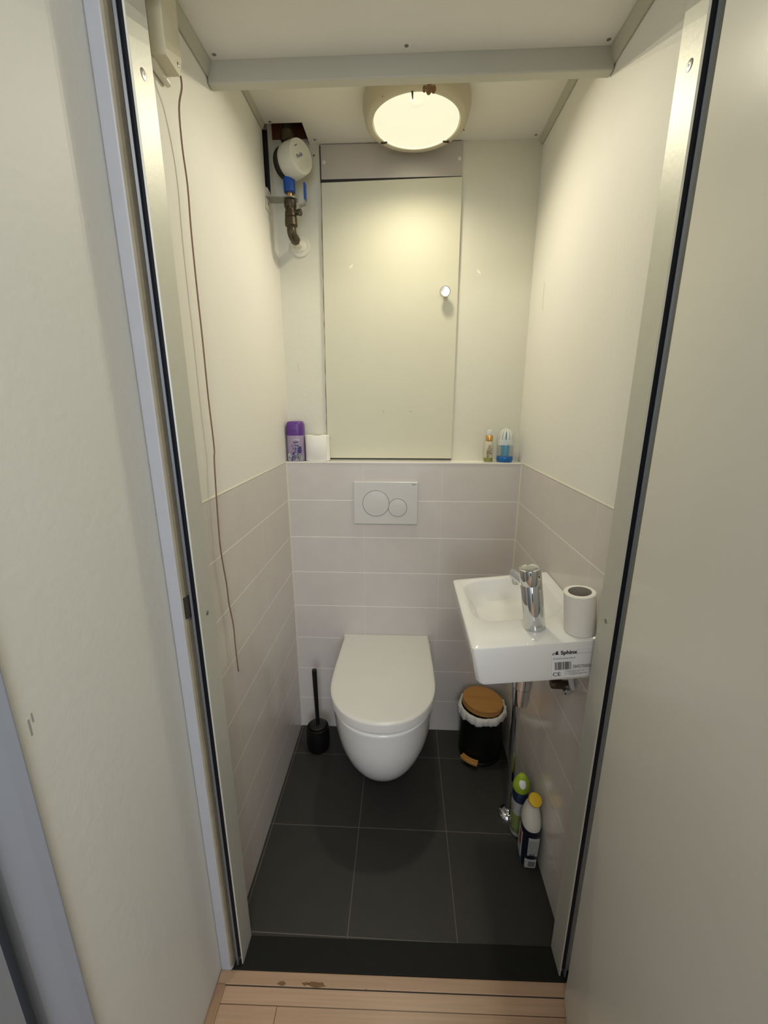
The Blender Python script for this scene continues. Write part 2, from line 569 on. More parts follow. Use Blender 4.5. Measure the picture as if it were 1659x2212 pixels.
# ceilings: low front panel with a lath at its back edge, higher rear panel with a notch for the meter pipe
front = struct('ceiling', box(-0.06, W + 0.06, JB - 0.06, -0.425, ZN, ZN + 0.02), M['ceil'])
bm = bmesh.new()
NX, NY = 0.125, -0.044
box(NX, W + 0.06, -0.44, E + 0.01, ZB, ZB + 0.018, bm)
box(-0.06, NX, -0.44, NY, ZB, ZB + 0.018, bm)
rear = struct('ceiling', bm, M['ceil'])
struct('ceiling', box(-0.12, W + 0.12, JB - 0.07, E + 0.2, 2.46, 2.5), M['brownhole'])
struct('wall_back', box(-0.06, W + 0.06, E + 0.001, E + 0.2, 2.262, 2.46), M['brownhole'])
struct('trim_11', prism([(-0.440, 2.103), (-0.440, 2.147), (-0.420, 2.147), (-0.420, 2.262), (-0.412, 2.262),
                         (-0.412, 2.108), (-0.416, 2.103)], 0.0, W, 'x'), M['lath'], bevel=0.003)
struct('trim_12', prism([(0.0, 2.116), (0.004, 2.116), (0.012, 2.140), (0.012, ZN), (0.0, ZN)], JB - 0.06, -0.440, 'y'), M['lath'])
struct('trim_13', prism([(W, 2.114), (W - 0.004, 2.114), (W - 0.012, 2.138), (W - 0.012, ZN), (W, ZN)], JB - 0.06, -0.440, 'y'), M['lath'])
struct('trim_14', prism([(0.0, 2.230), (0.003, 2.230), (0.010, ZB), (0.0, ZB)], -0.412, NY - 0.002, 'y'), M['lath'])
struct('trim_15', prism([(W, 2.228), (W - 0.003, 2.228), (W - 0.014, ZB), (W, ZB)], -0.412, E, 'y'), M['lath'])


def screw(parent, p, nrm, r=0.0035, m='screw', h=0.0012, name='screw', slot=True):
    o = obj(name, lathe([(r, 0.0), (r, h * 0.5), (r * 0.7, h), (r * 0.25, h), (r * 0.2, h * 0.3)], p, nrm, 14), M[m], parent, smooth=True, angle=40)
    return o


for p in [(0.026, -0.4435), (0.4432, -0.447), (0.864, -0.4435)]:
    screw(front, (p[0], p[1] - 0.012, ZN + 0.0003), (0, 0, -1), 0.0045)
for p in [(0.0281, -0.0519), (0.1467, 0.0427), (0.8597, 0.050)]:
    screw(rear, (p[0], p[1], ZB + 0.0003), (0, 0, -1), 0.0045)

# ---------------------------------------------------------------- door wall, frame, door
# wall above and beside the door, seen from the hallway
struct('wall_front', box(-0.06, W + 0.4, -0.843, JB, 2.09, 2.5), M['hall'])
struct('wall_front', box(0.885, 1.35, -0.828, JB - 0.002, 0.0, 2.09), M['hall'])


def jamb(sgn, x0, ysh):
    """steel door jamb; x measured from x0 towards the opening for sgn=+1"""
    def q(pts):
        return [(x0 + sgn * a, b + ysh) for a, b in pts]
    lo, hi = 0.0, 2.09
    f = struct('trim_16' if sgn > 0 else 'trim_17',
               prism(q([(-0.03, -0.770), (0.0457, -0.770), (0.0457, -0.829), (0.0425, -0.830), (0.0425, -0.818),
                        (0.0345, -0.818), (-0.03, -0.818)]), lo, hi), M['alu'], bevel=0.0004)
    obj('rebate_face', prism(q([(0.0262, -0.819), (0.0345, -0.818), (0.0345, -0.8315), (0.0310, -0.8335), (0.0300, -0.8220), (0.0262, -0.8215)]), lo, hi),
        M['alu2'], f)
    obj('gasket', prism(q([(0.0347, -0.8182), (0.0423, -0.8182), (0.0423, -0.8295), (0.0385, -0.8305), (0.0347, -0.8300)]), 0.03, hi),
        M['rubber'], f, label='black rubber seal strip')
    return f


jl = jamb(1, 0.0, 0.0)
jr = jamb(-1, W + 0.0140, 0.0135)
# frame edge of the hallway side (left): rounded beige return and pale casing
ca = struct('trim_18', prism([(-0.006, -0.843), (0.016, -0.8432), (0.0205, -0.841), (0.0225, -0.836), (0.0225, -0.820), (-0.006, -0.820)],
                             0.0, 2.09), M['casing'], bevel=0.002)
obj('bare_edge', prism([(0.0185, -0.8427), (0.0215, -0.8400), (0.0232, -0.834), (0.0232, -0.822), (0.0190, -0.822)], 0.012, 2.09),
    M['beige'], ca, label='worn beige edge')
obj('strike_hole', prism([(0.0215, -0.8408), (0.0272, -0.8330), (0.0272, -0.8285), (0.0285, -0.8250), (0.0210, -0.8250)], 1.0, 1.045), M['dark'], ca,
    label='dark latch hole')
screw(jl, (0.0457, -0.8000, 1.894), (1, 0, 0), 0.0075)
screw(jl, (0.0457, -0.8005, 0.993), (1, 0, 0), 0.0050)
screw(jr, (W + 0.014 - 0.0457, -0.7900, 1.8875), (-1, 0, 0), 0.0075)
screw(jr, (W + 0.014 - 0.0457, -0.7870, 0.987), (-1, 0, 0), 0.0050)

# door leaf, hinged on the right and swung almost fully open towards the camera
th = math.radians(14.0)
hx, hy = 0.8530, -0.8585
dl = box(0, 0.040, -0.83, 0, 0.008, 2.035)
dobj = struct('door_1', dl, M['door'], bevel=0.0015)
dobj.location = (hx, hy, 0)
dobj.rotation_euler = (0, 0, -th)
# lever handle near the free edge of the leaf
hb_ = bmesh.new()
box(-0.006, 0.0, -0.80, -0.76, 0.95, 1.15, hb_)
hp = obj('handle_plate', hb_, M['steel'], dobj, bevel=0.002)
obj('door_handle', tube([(-0.006, -0.78, 1.08), (-0.045, -0.78, 1.08), (-0.05, -0.775, 1.08), (-0.05, -0.66, 1.08)], 0.009), M['steel'], hp, smooth=True)

# hallway
hallw = struct('wall_left', box(-0.12, -0.007, -1.172, -0.8195, 0.0, 2.5), M['hall'])
struct('wall_left', box(-0.12, -0.007, -3.5, -2.16, 0.0, 2.5), M['hall'])
struct('wall_left', box(-0.12, -0.007, -2.16, -1.172, 2.09, 2.5), M['hall'])
# the next door frame in the left hallway wall, by the camera
struct('trim_19', prism([(-0.009, -1.1735), (-0.001, -1.1735), (-0.001, -1.175), (-0.008, -1.186), (-0.015, -1.195), (-0.021, -1.203), (-0.028, -1.208),
                         (-0.040, -1.211), (-0.095, -1.212), (-0.10, -1.212), (-0.10, -1.1735)], 0.0, 2.09), M['frame2'])
struct('trim_20', box(-0.14, -0.10, -1.30, -1.16, 0.0, 2.09), M['dark'])
struct('door_2', box(-0.060, -0.014, -2.15, -1.2400, 0.006, 2.08), M['frame2'])
struct('wall_right', box(1.23, 1.35, -3.5, -0.8285, 0.0, 2.5), M['hall'])
struct('ceiling', box(-0.12, 1.35, -3.5, -0.843, 2.5, 2.55), M['ceil'])
bm = bmesh.new()
box(-0.12, 0.2, -3.62, -3.5, 0, 2.5, bm)
box(1.05, 1.35, -3.62, -3.5, 0, 2.5, bm)
box(0.2, 1.05, -3.62, -3.5, 0, 0.8, bm)
box(0.2, 1.05, -3.62, -3.5, 2.1, 2.5, bm)
M['halldark'] = mat('hall_dark_for_reflections', (0.10, 0.115, 0.16), 0.6)  # unseen rear wall, darkened so the chrome reflects a dark hallway
struct('wall_front', bm, M['halldark'])
bm = bmesh.new()
box(0.2, 0.24, -3.58, -3.53, 0.8, 2.1, bm)
box(1.01, 1.05, -3.58, -3.53, 0.8, 2.1, bm)
box(0.24, 1.01, -3.58, -3.53, 0.8, 0.84, bm)
box(0.24, 1.01, -3.58, -3.53, 2.06, 2.1, bm)
box(0.605, 0.645, -3.58, -3.53, 0.84, 2.06, bm)
struct('window_1', bm, M['whitepl'])

# small marks on the walls
for nm, bmx in [('scuff', box(-0.0069, -0.0067, -1.1545, -1.1520, 1.015, 1.038)),
                ('scuff', box(-0.0069, -0.0067, -1.149, -1.147, 1.030, 1.043))]:
    obj(nm, bmx, M['mark2'], hallw)

wr = [o for o in COL.objects if o.name.startswith('wall_right')][1]
wb = [o for o in COL.objects if o.name.startswith('wall_back')][1]
obj('scratch', tube([(W + 0.0014, -0.076, 1.787), (W + 0.0014, -0.083, 1.70)], 0.0006, 6), M['mark'], wr)
obj('scratch', tube([(0.0475, E - 0.0001, 1.560), (0.0500, E - 0.0001, 1.530)], 0.0007, 6), M['mark'], wb)
obj('scratch', tube(smooth_path([(0.278, -0.640, ZN), (0.287, -0.592, ZN), (0.284, -0.542, ZN), (0.270, -0.507, ZN)], 5), 0.0006, 6), M['trim'], front)
screw(wb, (0.137, E, 2.215), (0, -1, 0), 0.0035)
screw(wb, (0.652, E, 2.175), (0, -1, 0), 0.0045, 'creamlight')

# ---------------------------------------------------------------- cupboard door and cover panel
cd = thing('cupboard_door', 'flat cream painted cupboard door in the back wall above the ledge', 'door', (0.155, E, 1.206))
obj('door_panel', prism([(-0.0055, 0.0), (0.4780, 0.0), (0.4770, 0.934), (0.0055, 0.926)], -0.012, -0.0008, 'y'), M['cupboard'], cd, bevel=0.0012)
# ragged bare edge of the opening left of the door
bm = bmesh.new()
pts = []
for k in range(41):
    z = -0.001 + 0.929 * k / 40
    pts.append((-0.0085 + 0.011 * k / 40 + random.uniform(-0.0018, 0.0010), z))
pts2 = [(-0.0055 + 0.011 * k / 40 + 0.0015, -0.001 + 0.929 * k / 40) for k in range(40, -1, -1)]
obj('opening_edge', prism(pts + pts2, -0.0014, -0.0001, 'y'), M['mdf'], cd, label='bare brown board edge')
obj('bottom_gap', box(-0.004, 0.478, -0.006, -0.0001, -0.0045, -0.0005), M['dark'], cd)
obj('top_gap', prism([(0.0055, 0.926), (0.477, 0.934), (0.477, 0.938), (0.004, 0.937)], -0.004, -0.0001, 'y'), M['dark'], cd)
kn = obj('knob', lathe([(0.008, 0.0), (0.0075, 0.014), (0.015, 0.018), (0.0185, 0.021), (0.0190, 0.026), (0.0165, 0.029), (0.0155, 0.0275), (0.004, 0.0265)],
                       (0.4300, -0.012, 0.583), (0, -1, 0), 32), M['satin'], cd, smooth=True, angle=50, label='round chrome knob')
for dx in (0.215, 0.317):
    obj('paint_chip', lathe([(0.0045, 0.0), (0.0035, 0.0004)], (dx, -0.0121, 0.178), (0, -1, 0), 10, sx=1.0, sy=0.45), M['mark'], cd)

cp = thing('cover_panel', 'grey strip panel with two screws above the cupboard door', 'panel', (0.160, E, 2.1440))
obj('sheet', box(0.0, 0.4705, -0.0065, -0.0005, 0.0, 0.098), M['metal_panel'], cp, bevel=0.001)
obj('edge_gap', box(-0.004, 0.0, -0.003, -0.0001, -0.009, 0.098), M['dark'], cp)
screw(cp, (0.0105, -0.0065, 0.049), (0, -1, 0), 0.0062, 'creamlight', 0.003)
screw(cp, (0.4610, -0.0065, 0.049), (0, -1, 0), 0.0062, 'creamlight', 0.003)

# ---------------------------------------------------------------- flush plate
fp = thing('flush_plate', 'white flush plate with two round buttons on the tiled wall', 'flush plate', (0.3805, 0.0, 1.0415))
obj('plate', box(-0.123, 0.123, -0.011, -0.0005, -0.0835, 0.0835), M['plate'], fp, bevel=0.0025, seg=3)
for nm, cx, cz, r in (('button', -0.0370, -0.0010, 0.0515), ('button', 0.0465, -0.0170, 0.0360)):
    n = 96
    ring_g = lathe([(r, 0.0), (r, 0.0006), (r - 0.0012, 0.0008), (r - 0.0012, 0.0)], (cx, -0.0110, cz), (0, -1, 0), n, caps=False)
    obj('button_groove', ring_g, M['groove'], fp)
    obj(nm, lathe([(r - 0.0013, 0.0), (r - 0.0015, 0.0006), (r - 0.003, 0.0008)], (cx, -0.0110, cz), (0, -1, 0), n), M['plate'], fp, smooth=True, angle=30)
obj('maker_mark', text_bm('GEBERIT', 0.0046, (0.117, -0.0112, 0.0725), (1, 0, 0), (0, 0, 1), align='RIGHT', bold=0.0001), M['inkgrey'], fp)

# ---------------------------------------------------------------- toilet


def dloop(cx, w, yb, yc, yf, z, n=28, p=2.15, m=6):
    """D outline: straight sides from yb to yc, rounded front reaching yf"""
    pts = []
    for k in range(m):
        pts.append((cx + w, yb + (yc - yb) * k / m, z))
    for k in range(n + 1):
        t = PI * k / n
        c, s = math.cos(t), math.sin(t)
        pts.append((cx + w * math.copysign(abs(c) ** (2 / p), c), yc + (yf - yc) * abs(s) ** (2 / p), z))
    for k in range(m):
        pts.append((cx - w, yc + (yb - yc) * (k + 1) / m, z))
    return pts


TX = 0.3845
to = thing('toilet', 'white wall-hung toilet with closed lid', 'toilet', (TX, 0, 0))
secs = [(0.078, 0.030, -0.270, -0.20), (0.082, 0.058, -0.312, -0.20), (0.094, 0.078, -0.345, -0.21), (0.118, 0.101, -0.380, -0.22),
        (0.155, 0.125, -0.415, -0.23),
        (0.20, 0.145, -0.446, -0.24), (0.26, 0.163, -0.474, -0.25), (0.32, 0.1735, -0.492, -0.255), (0.38, 0.179, -0.502, -0.26),
        (0.420, 0.1825, -0.5095, -0.26), (0.4285, 0.1835, -0.5115, -0.26), (0.4310, 0.1820, -0.5095, -0.26), (0.4318, 0.177, -0.502, -0.26)]
loops = []
for z, w, yf, yc in secs:
    L = []
    for (x, y, zz) in dloop(0, w, -0.0005, yc, yf, z):
        L.append((x, y, zz))
    loops.append(L)
obj('bowl', loft(loops), M['porc'], to, smooth=True, angle=60)
ls = [(0.4370, 0.174, -0.498), (0.4365, 0.1795, -0.5050), (0.4380, 0.1815, -0.5075), (0.464, 0.1825, -0.5080), (0.4692, 0.1815, -0.5068), (0.4713, 0.1790, -0.5035),
      (0.4720, 0.170, -0.492)]
loops = []
for z, w, yf in ls:
    loops.append([(x * (1 - 0.045 * max(0, 1 + y / 0.22) * (1 if y > -0.22 else 0)), y, z) for x, y, z in dloop(0, w, -0.022, -0.30, yf, z, n=40)])
obj('lid', loft(loops), M['seat'], to, smooth=True, angle=50)
obj('seat', loft([dloop(0, w, -0.03, -0.30, yf, z, n=40) for z, w, yf in [(0.4312, 0.1760, -0.500), (0.4375, 0.1760, -0.500)]]), M['groove'], to)  # coloured dark grey to stand for the shadow gap between lid and bowl
obj('hinge_cover', box(-0.178, 0.173, -0.0215, -0.001, 0.440, 0.4705), M['seat'], to, bevel=0.002)

# ---------------------------------------------------------------- ceiling light
LX, LY = 0.4727, -0.1235
cl = thing('ceiling_light', 'round ceiling light with a cream ring and glowing frosted glass', 'lamp', (LX, LY, ZB))
obj('ring_housing', lathe([(0.135, 0.0), (0.150, 0.001), (0.1530, -0.010), (0.1530, -0.024), (0.1500, -0.030), (0.1490, -0.042), (0.1450, -0.0520),
                           (0.1360, -0.0575), (0.1260, -0.0560), (0.1235, -0.0500), (0.1230, -0.012), (0.118, -0.008), (0.02, -0.006)], (0, 0, 0), n=96, caps=False),
    M['ringcream'], cl, smooth=True, angle=45)
gm = bpy.data.materials.new('frosted_lamp_glass')
gm.use_nodes = True
nt = gm.node_tree
nt.nodes.clear()
out = nt.nodes.new('ShaderNodeOutputMaterial')
em = nt.nodes.new('ShaderNodeEmission')
em.inputs[0].default_value = (1.0, 0.95, 0.68, 1)
tr = nt.nodes.new('ShaderNodeBsdfTransparent')
tr.inputs[0].default_value = (1, 1, 1, 1)
em.inputs['Strength'].default_value = 0.60
mx = nt.nodes.new('ShaderNodeMixShader')
mx.inputs[0].default_value = 0.80      # share of light the frosted glass lets straight through is small
nt.links.new(tr.outputs[0], mx.inputs[1])
nt.links.new(em.outputs[0], mx.inputs[2])
nt.links.new(mx.outputs[0], out.inputs['Surface'])
obj('glass', lathe([(0.1225, -0.050), (0.1205, -0.0565), (0.112, -0.0610), (0.09, -0.0650), (0.06, -0.0680), (0.03, -0.0695), (0.002, -0.0700), (0.0003, -0.0700)],
                   (0, 0, 0), n=96, caps=False), gm, cl, smooth=True)
for a in (-96, 142, 40):
    ar = math.radians(a)
    c, s = math.cos(ar), math.sin(ar)
    obj('clip', tube([(0.133 * c, 0.133 * s, -0.0575), (0.126 * c, 0.126 * s, -0.0600), (0.117 * c, 0.117 * s, -0.0620), (0.110 * c, 0.110 * s, -0.0630)],
                     0.0026, 8), M['brass'], cl, smooth=True)
for (a, r, l) in ((-78, 0.138, 0.016), (-73, 0.140, 0.012), (-83, 0.1375, 0.010), (15, 0.146, 0.005), (-130, 0.142, 0.003)):
    ar = math.radians(a)
    obj('paint_stain', lathe([(l, 0), (l * 0.6, 0.0009)], (r * math.cos(ar), r * math.sin(ar), -0.0561 + (0.003 if r > 0.141 else -0.0003)),
                             (0.25 * math.cos(ar), 0.25 * math.sin(ar), -1), 9, sx=1.0, sy=0.5), M['stain'], cl)
# the bulbs inside the fitting
for k in range(6):
    a = 2 * PI * k / 6
    r = 0.0 if k == 5 else 0.035
    b = light('bulb', 'SPOT', (LX + r * math.cos(a), LY - 0.045 + r * math.sin(a), ZB - 0.046), LAMP_W / 0.2, (1.0, 0.92, 0.70), soft=0.0)
    b.data.spot_size = math.radians(172)
    b.data.spot_blend = 1.0
    b.rotation_euler = (math.radians(-18), 0, 0)

# ---------------------------------------------------------------- wash basin (sags to the left)
BROT = (0, -TLT, 0)
ba = thing('washbasin', 'white rectangular hand basin with a label, sagging on the right wall', 'washbasin', (W - 0.001, 0, 0.917), BROT)
YF, YB_ = -0.738, -0.360
XL = -0.286


def R(x0, x1, y0, y1, r, z):
    return rrect(x0, x1, y0, y1, r, z, 6)


loops = [R(XL + 0.018, -0.001, YF + 0.012, YB_ - 0.03, 0.012, -0.098), R(XL + 0.010, 0.0, YF + 0.005, YB_ - 0.02, 0.016, -0.0965),
         R(XL + 0.005, 0.0, YF + 0.002, YB_ - 0.012, 0.016, -0.088),
         R(XL + 0.0015, 0.0, YF + 0.0005, YB_, 0.012, -0.030), R(XL, 0.0, YF, YB_, 0.010, -0.006), R(XL + 0.001, 0.0, YF + 0.001, YB_ - 0.001, 0.010, -0.002),
         R(XL + 0.004, -0.002, YF + 0.004, YB_ - 0.004, 0.008, 0.0),
         R(-0.264, -0.024, -0.628, -0.375, 0.056, 0.0), R(-0.260, -0.028, -0.624, -0.379, 0.055, -0.002), R(-0.257, -0.032, -0.620, -0.382, 0.054, -0.007),
         R(-0.248, -0.040, -0.612, -0.392, 0.054, -0.036), R(-0.232, -0.056, -0.598, -0.410, 0.050, -0.058), R(-0.20, -0.08, -0.565, -0.44, 0.045, -0.066),
         R(-0.165, -0.12, -0.535, -0.48, 0.02, -0.069)]
obj('basin', loft(loops), M['porc'], ba, smooth=True, angle=35)
obj('overflow', box(-0.150, -0.128, -0.6215, -0.6170, -0.016, -0.011), M['sticker'], ba, bevel=0.001)
obj('waste', lathe([(0.022, 0.0), (0.021, 0.003), (0.012, 0.004)], (-0.138, -0.568, -0.0690), n=24), M['chrome'], ba, smooth=True)
# label
lb = obj('label', box(-0.1140, -0.0240, YF - 0.0008, YF + 0.0016, -0.088, -0.017), M['sticker'], ba, label='white printed maker label with a barcode')
FY = YF - 0.00085
for nm_, bm_ in (('maker_name', text_bm('Sphinx', 0.0125, (-0.0945, FY, -0.0290), (1, 0, 0), (0, 0, 1), bold=0.00050, xs=1.05)),
                 ('article_number', text_bm('58402700000', 0.0118, (-0.0690, FY, -0.0655), (1, 0, 0), (0, 0, 1), xs=0.60)),
                 ('article_name', text_bm('HF SPHINX 345 RE LINKS KT', 0.0050, (-0.1110, FY, -0.0410), (1, 0, 0), (0, 0, 1), xs=0.78)),
                 ('conformity_mark', text_bm('CE', 0.0135, (-0.1130, FY, -0.0830), (1, 0, 0), (0, 0, 1), bold=0.0001, xs=1.1))):
    obj(nm_, bm_, M['ink'], lb)
bm = bmesh.new()
x = -0.1080
i = 0
rr = random.Random(3)
while x < -0.0720:
    wbar = rr.choice([0.0005, 0.0008, 0.0014])
    box(x, x + wbar, FY - 0.0002, FY, -0.0675, -0.0480, bm)
    x += wbar + rr.choice([0.0005, 0.0007, 0.0011])
obj('barcode', bm, M['ink'], lb)
# small crouching emblem before the name
em_pts = [(0, 0), (0.0135, 0), (0.0145, 0.001), (0.0128, 0.002), (0.0122, 0.0060), (0.0128, 0.0072), (0.0108, 0.0092), (0.0088, 0.0088), (0.0080, 0.0062),
          (0.0060, 0.0048), (0.0030, 0.0050), (0.0008, 0.0036)]
obj('emblem', prism([(-0.1125 + a, -0.0292 + b) for a, b in em_pts], FY - 0.0002, FY, 'y'), M['ink'], lb)
obj('emblem_gap', prism([(-0.1105, -0.0282), (-0.1055, -0.0282), (-0.1055, -0.0260), (-0.1100, -0.0258)], FY - 0.0004, FY, 'y'), M['sticker'], lb)
bm = bmesh.new()
box(-0.0580, -0.0250, FY - 0.0002, FY, -0.0290, -0.0286, bm)
box(-0.0850, -0.0250, FY - 0.0002, FY, -0.0697, -0.0694, bm)
for k, (a, b) in enumerate(((-0.083, -0.043), (-0.079, -0.053), (-0.083, -0.038), (-0.077, -0.048))):
    for q in range(9):
        xa = a + (b - a) * q / 9
        box(xa, xa + (b - a) / 9 * rr.uniform(0.5, 0.9), FY - 0.0002, FY, -0.0730 - k * 0.0030, -0.0719 - k * 0.0030, bm)
box(-0.0855, -0.0851, FY - 0.0002, FY, -0.0830, -0.0697, bm)
obj('small_print', bm, M['inkgrey'], lb)

# tap
tp = thing('tap', 'chrome cylinder tap standing on the basin deck', 'tap', (W - 0.001 - 0.129 * math.cos(TLT), -0.668, 0.9172 - 0.129 * math.sin(TLT)), (0, -TLT - math.radians(2.5), 0))
obj('body', lathe([(0.0238, 0.0), (0.0245, 0.001), (0.0242, 0.112), (0.0236, 0.1130)], n=48), M['chrome'], tp, smooth=True, angle=40)
obj('lever_cap', lathe([(0.0236, 0.1130), (0.0244, 0.1140), (0.0244, 0.147), (0.0236, 0.1505), (0.0205, 0.1515), (0.0195, 0.1508), (0.006, 0.1515)], n=48),
    M['chrome'], tp, smooth=True, angle=40)
obj('spout', tube(smooth_path([(0.0, 0.01, 0.100), (-0.004, 0.04, 0.100), (-0.010, 0.085, 0.096), (-0.0125, 0.105, 0.092)], 4), 0.0140, 24), M['chrome'], tp, smooth=True, angle=50)
obj('aerator', lathe([(0.0095, 0.0), (0.0098, -0.016), (0.008, -0.018)], (-0.0125, 0.098, 0.086), n=24), M['chrome'], tp, smooth=True, angle=50)
obj('etched_mark', text_bm('sanibel', 0.0058, (-0.002, -0.02475, 0.012), (1, 0, 0), (0, 0, 1), xs=0.8), M['screw'], tp)

# toilet roll on the basin


def toilet_roll(label, loc, rot, ro, ri, h, sy=1.0, tail=True, name='toilet_roll'):
    t = thing(name, label, 'toilet roll', loc, rot, None)
    obj('paper', lathe([(ri, 0.0), (ro - 0.0015, 0.0), (ro, 0.0015), (ro, h - 0.0015), (ro - 0.0015, h), (ri, h)], n=64, caps=False, sy=sy), M['paper'], t, smooth=True, angle=40)
    obj('core', lathe([(ri + 0.0002, h - 0.0005), (ri + 0.0002, 0.0005), (ri - 0.001, 0.0005), (ri - 0.001, h - 0.0005)], n=48, caps=False, sy=sy), M['core'], t, smooth=True, angle=40)
    return t


toilet_roll('nearly used toilet roll standing on the basin beside the tap', (W - 0.001 - 0.0365 * math.cos(TLT), -0.696, 0.9172 - 0.0365 * math.sin(TLT) + 0.0003), BROT,
            0.0335, 0.0240, 0.0960)
toilet_roll('full white toilet roll on the ledge beside the purple can', (0.1170, 0.0345, H + 0.0002), (0, 0, 0), 0.0468, 0.019, 0.097, sy=0.70)

# drain: bottle trap, pipe to the floor and collar
dr = thing('drain_pipe', 'chrome drain trap and pipe running down from the basin to the floor', 'pipe', (0.8255, -0.384, 0.0))
obj('trap', lathe([(0.012, 0.060), (0.0225, 0.064), (0.0250, 0.082), (0.0260, 0.120), (0.0235, 0.121), (0.0235, 0.123), (0.0285, 0.124), (0.0285, 0.165), (0.0255, 0.168), (0.0180, 0.170), (0.0170, 0.282)],
                  (-0.030, -0.124, 0.500), (0, 0, 1), 36), M['chrome'], dr, smooth=True, angle=40, label='cup shaped chrome trap')
obj('down_pipe', tube(smooth_path([(0.008, 0.002, 0.004), (0.005, 0.000, 0.20), (0.000, -0.006, 0.40), (-0.006, -0.014, 0.56), (-0.010, -0.026, 0.615), (-0.018, -0.070, 0.640),
                                   (-0.026, -0.110, 0.642)], 5), 0.0142, 20), M['chrome'], dr, smooth=True)
obj('floor_collar', lathe([(0.033, 0.0), (0.033, 0.004), (0.029, 0.014), (0.020, 0.019), (0.0155, 0.0195)], n=36), M['chrome'], dr, smooth=True, angle=50).location = (0.003, -0.002, 0)

# angle valve and hose at the right, under the basin
av = thing('angle_valve', 'tarnished brass stop valve under the basin on the right wall', 'valve', (0.863, -0.620, 0.702))
obj('valve_body', lathe([(0.010, -0.020), (0.012, -0.016), (0.0125, 0.006), (0.010, 0.010), (0.010, 0.026)], (-0.012, 0, 0.012), (1, 0, 0), 20), M['brass'], av, smooth=True, angle=40)
obj('valve_knob', lathe([(0.010, 0), (0.0125, 0.003), (0.0125, 0.014), (0.010, 0.017)], (0.006, -0.002, 0.004), (0.25, -1, -0.15), 8), M['chrome'], av, smooth=False)
obj('riser', tube([(-0.014, 0.004, 0.012), (-0.016, 0.006, 0.030), (-0.016, 0.010, 0.105)], 0.006), M['brass'], av, smooth=True)
ho = obj('clear_hose', tube(smooth_path([(0.008, -0.010, 0.100), (0.010, -0.012, 0.050), (0.016, -0.012, 0.020), (0.022, -0.012, 0.008)], 5), 0.007, 14), M['frost'], av, smooth=True)

# ---------------------------------------------------------------- toilet brush
tbm = thing('toilet_brush', 'black toilet brush standing in its black holder left of the toilet', 'toilet brush', (0.1010, -0.118, 0.0))
obj('holder', lathe([(0.040, 0.0), (0.0445, 0.003), (0.0480, 0.020), (0.0485, 0.055), (0.0460, 0.095), (0.0435, 0.106), (0.040, 0.108), (0.037, 0.104)], n=44), M['blackmat'], tbm,
    smooth=True, angle=40)
obj('holder_lid', lathe([(0.0365, 0.104), (0.036, 0.110), (0.024, 0.1135), (0.012, 0.115)], (0.0, 0.004, 0), n=40), M['black'], tbm, smooth=True, angle=50)
obj('handle', tube([(0, 0.004, 0.112), (-0.001, 0.004, 0.17), (-0.0025, 0.004, 0.25), (-0.004, 0.004, 0.362), (-0.004, 0.004, 0.372)], 0.009, 20,
                   radii=[0.0075, 0.0080, 0.0090, 0.0100, 0.0095]), M['black'], tbm, smooth=True, angle=50)

# ---------------------------------------------------------------- pedal bin
pb = thing('pedal_bin', 'black pedal bin with a bamboo lid and white liner in the corner', 'bin', (0.7800, -0.103, 0.0))
obj('body', lathe([(0.080, 0.002), (0.084, 0.004), (0.0850, 0.012), (0.0850, 0.222), (0.082, 0.225)], n=64), M['blackmat'], pb, smooth=True, angle=40)
obj('base', lathe([(0.0860, 0.0), (0.0870, 0.003), (0.0870, 0.012), (0.0855, 0.014)], n=64), M['black'], pb, smooth=True, angle=40)
# crumpled liner folded over the rim
loops = []
nn = 120
rl = random.Random(5)
ph = [rl.uniform(0, 6.28) for _ in range(6)]
for j, (r, z) in enumerate([(0.083, 0.226), (0.0900, 0.229), (0.0945, 0.222), (0.0965, 0.212), (0.0965, 0.202), (0.0935, 0.193), (0.0885, 0.190), (0.0860, 0.194)]):
    L = []
    for i in range(nn):
        a = 2 * PI * i / nn
        w = (math.sin(9 * a + ph[0] + j * 0.5) + math.sin(17 * a + ph[1] - j * 0.6) + 0.8 * math.sin(31 * a + ph[2] + j * 0.3)) * 0.0018 * (1 if j not in (0, 7) else 0.2)
        dz = (math.sin(7 * a + ph[3]) + 0.6 * math.sin(19 * a + ph[4])) * 0.0024 * (1 if j > 2 else 0.2)
        L.append(((r + w) * math.cos(a), (r + w) * math.sin(a), z + dz - 0.010 * math.sin(a - 0.9) * (1 if j > 1 else 0) * 0.6))
    loops.append(L)
obj('liner', loft(loops, False, False), M['liner'], pb, smooth=True, label='crumpled white bin liner')
lid = obj('lid', lathe([(0.0790, 0.0), (0.0805, 0.001), (0.0805, 0.0225), (0.0795, 0.0235)], n=64), M['bamboo'], pb, smooth=True, angle=40, label='round bamboo lid')
lid.location = (-0.001, 0.0, 0.228)
lid.rotation_euler = (math.radians(-1.0), math.radians(5.0), 0)
# pedal
bm = bmesh.new()
a0 = math.radians(236)
pts = []
for k in range(9):
    a = a0 + math.radians(-21 + 42 * k / 8)
    pts.append((0.0905 * math.cos(a), 0.0905 * math.sin(a)))
for k in range(8, -1, -1):
    a = a0 + math.radians(-19 + 38 * k / 8)
    pts.append((0.1120 * math.cos(a), 0.1120 * math.sin(a)))
obj('pedal', prism(pts, 0.022, 0.0335), M['bamboo'], pb, bevel=0.001, label='bamboo pedal')
obj('pedal_arm', box(-0.012, 0.012, -0.110, -0.080, 0.008, 0.021), M['black'], pb).rotation_euler = (0, 0, a0 + PI / 2)

# ---------------------------------------------------------------- things on the ledge
# purple air freshener can
af = thing('air_freshener_can', 'lilac air freshener with a purple cap at the left end of the ledge', 'air freshener', (0.0345, 0.0350, H), (0, 0, math.radians(2)))


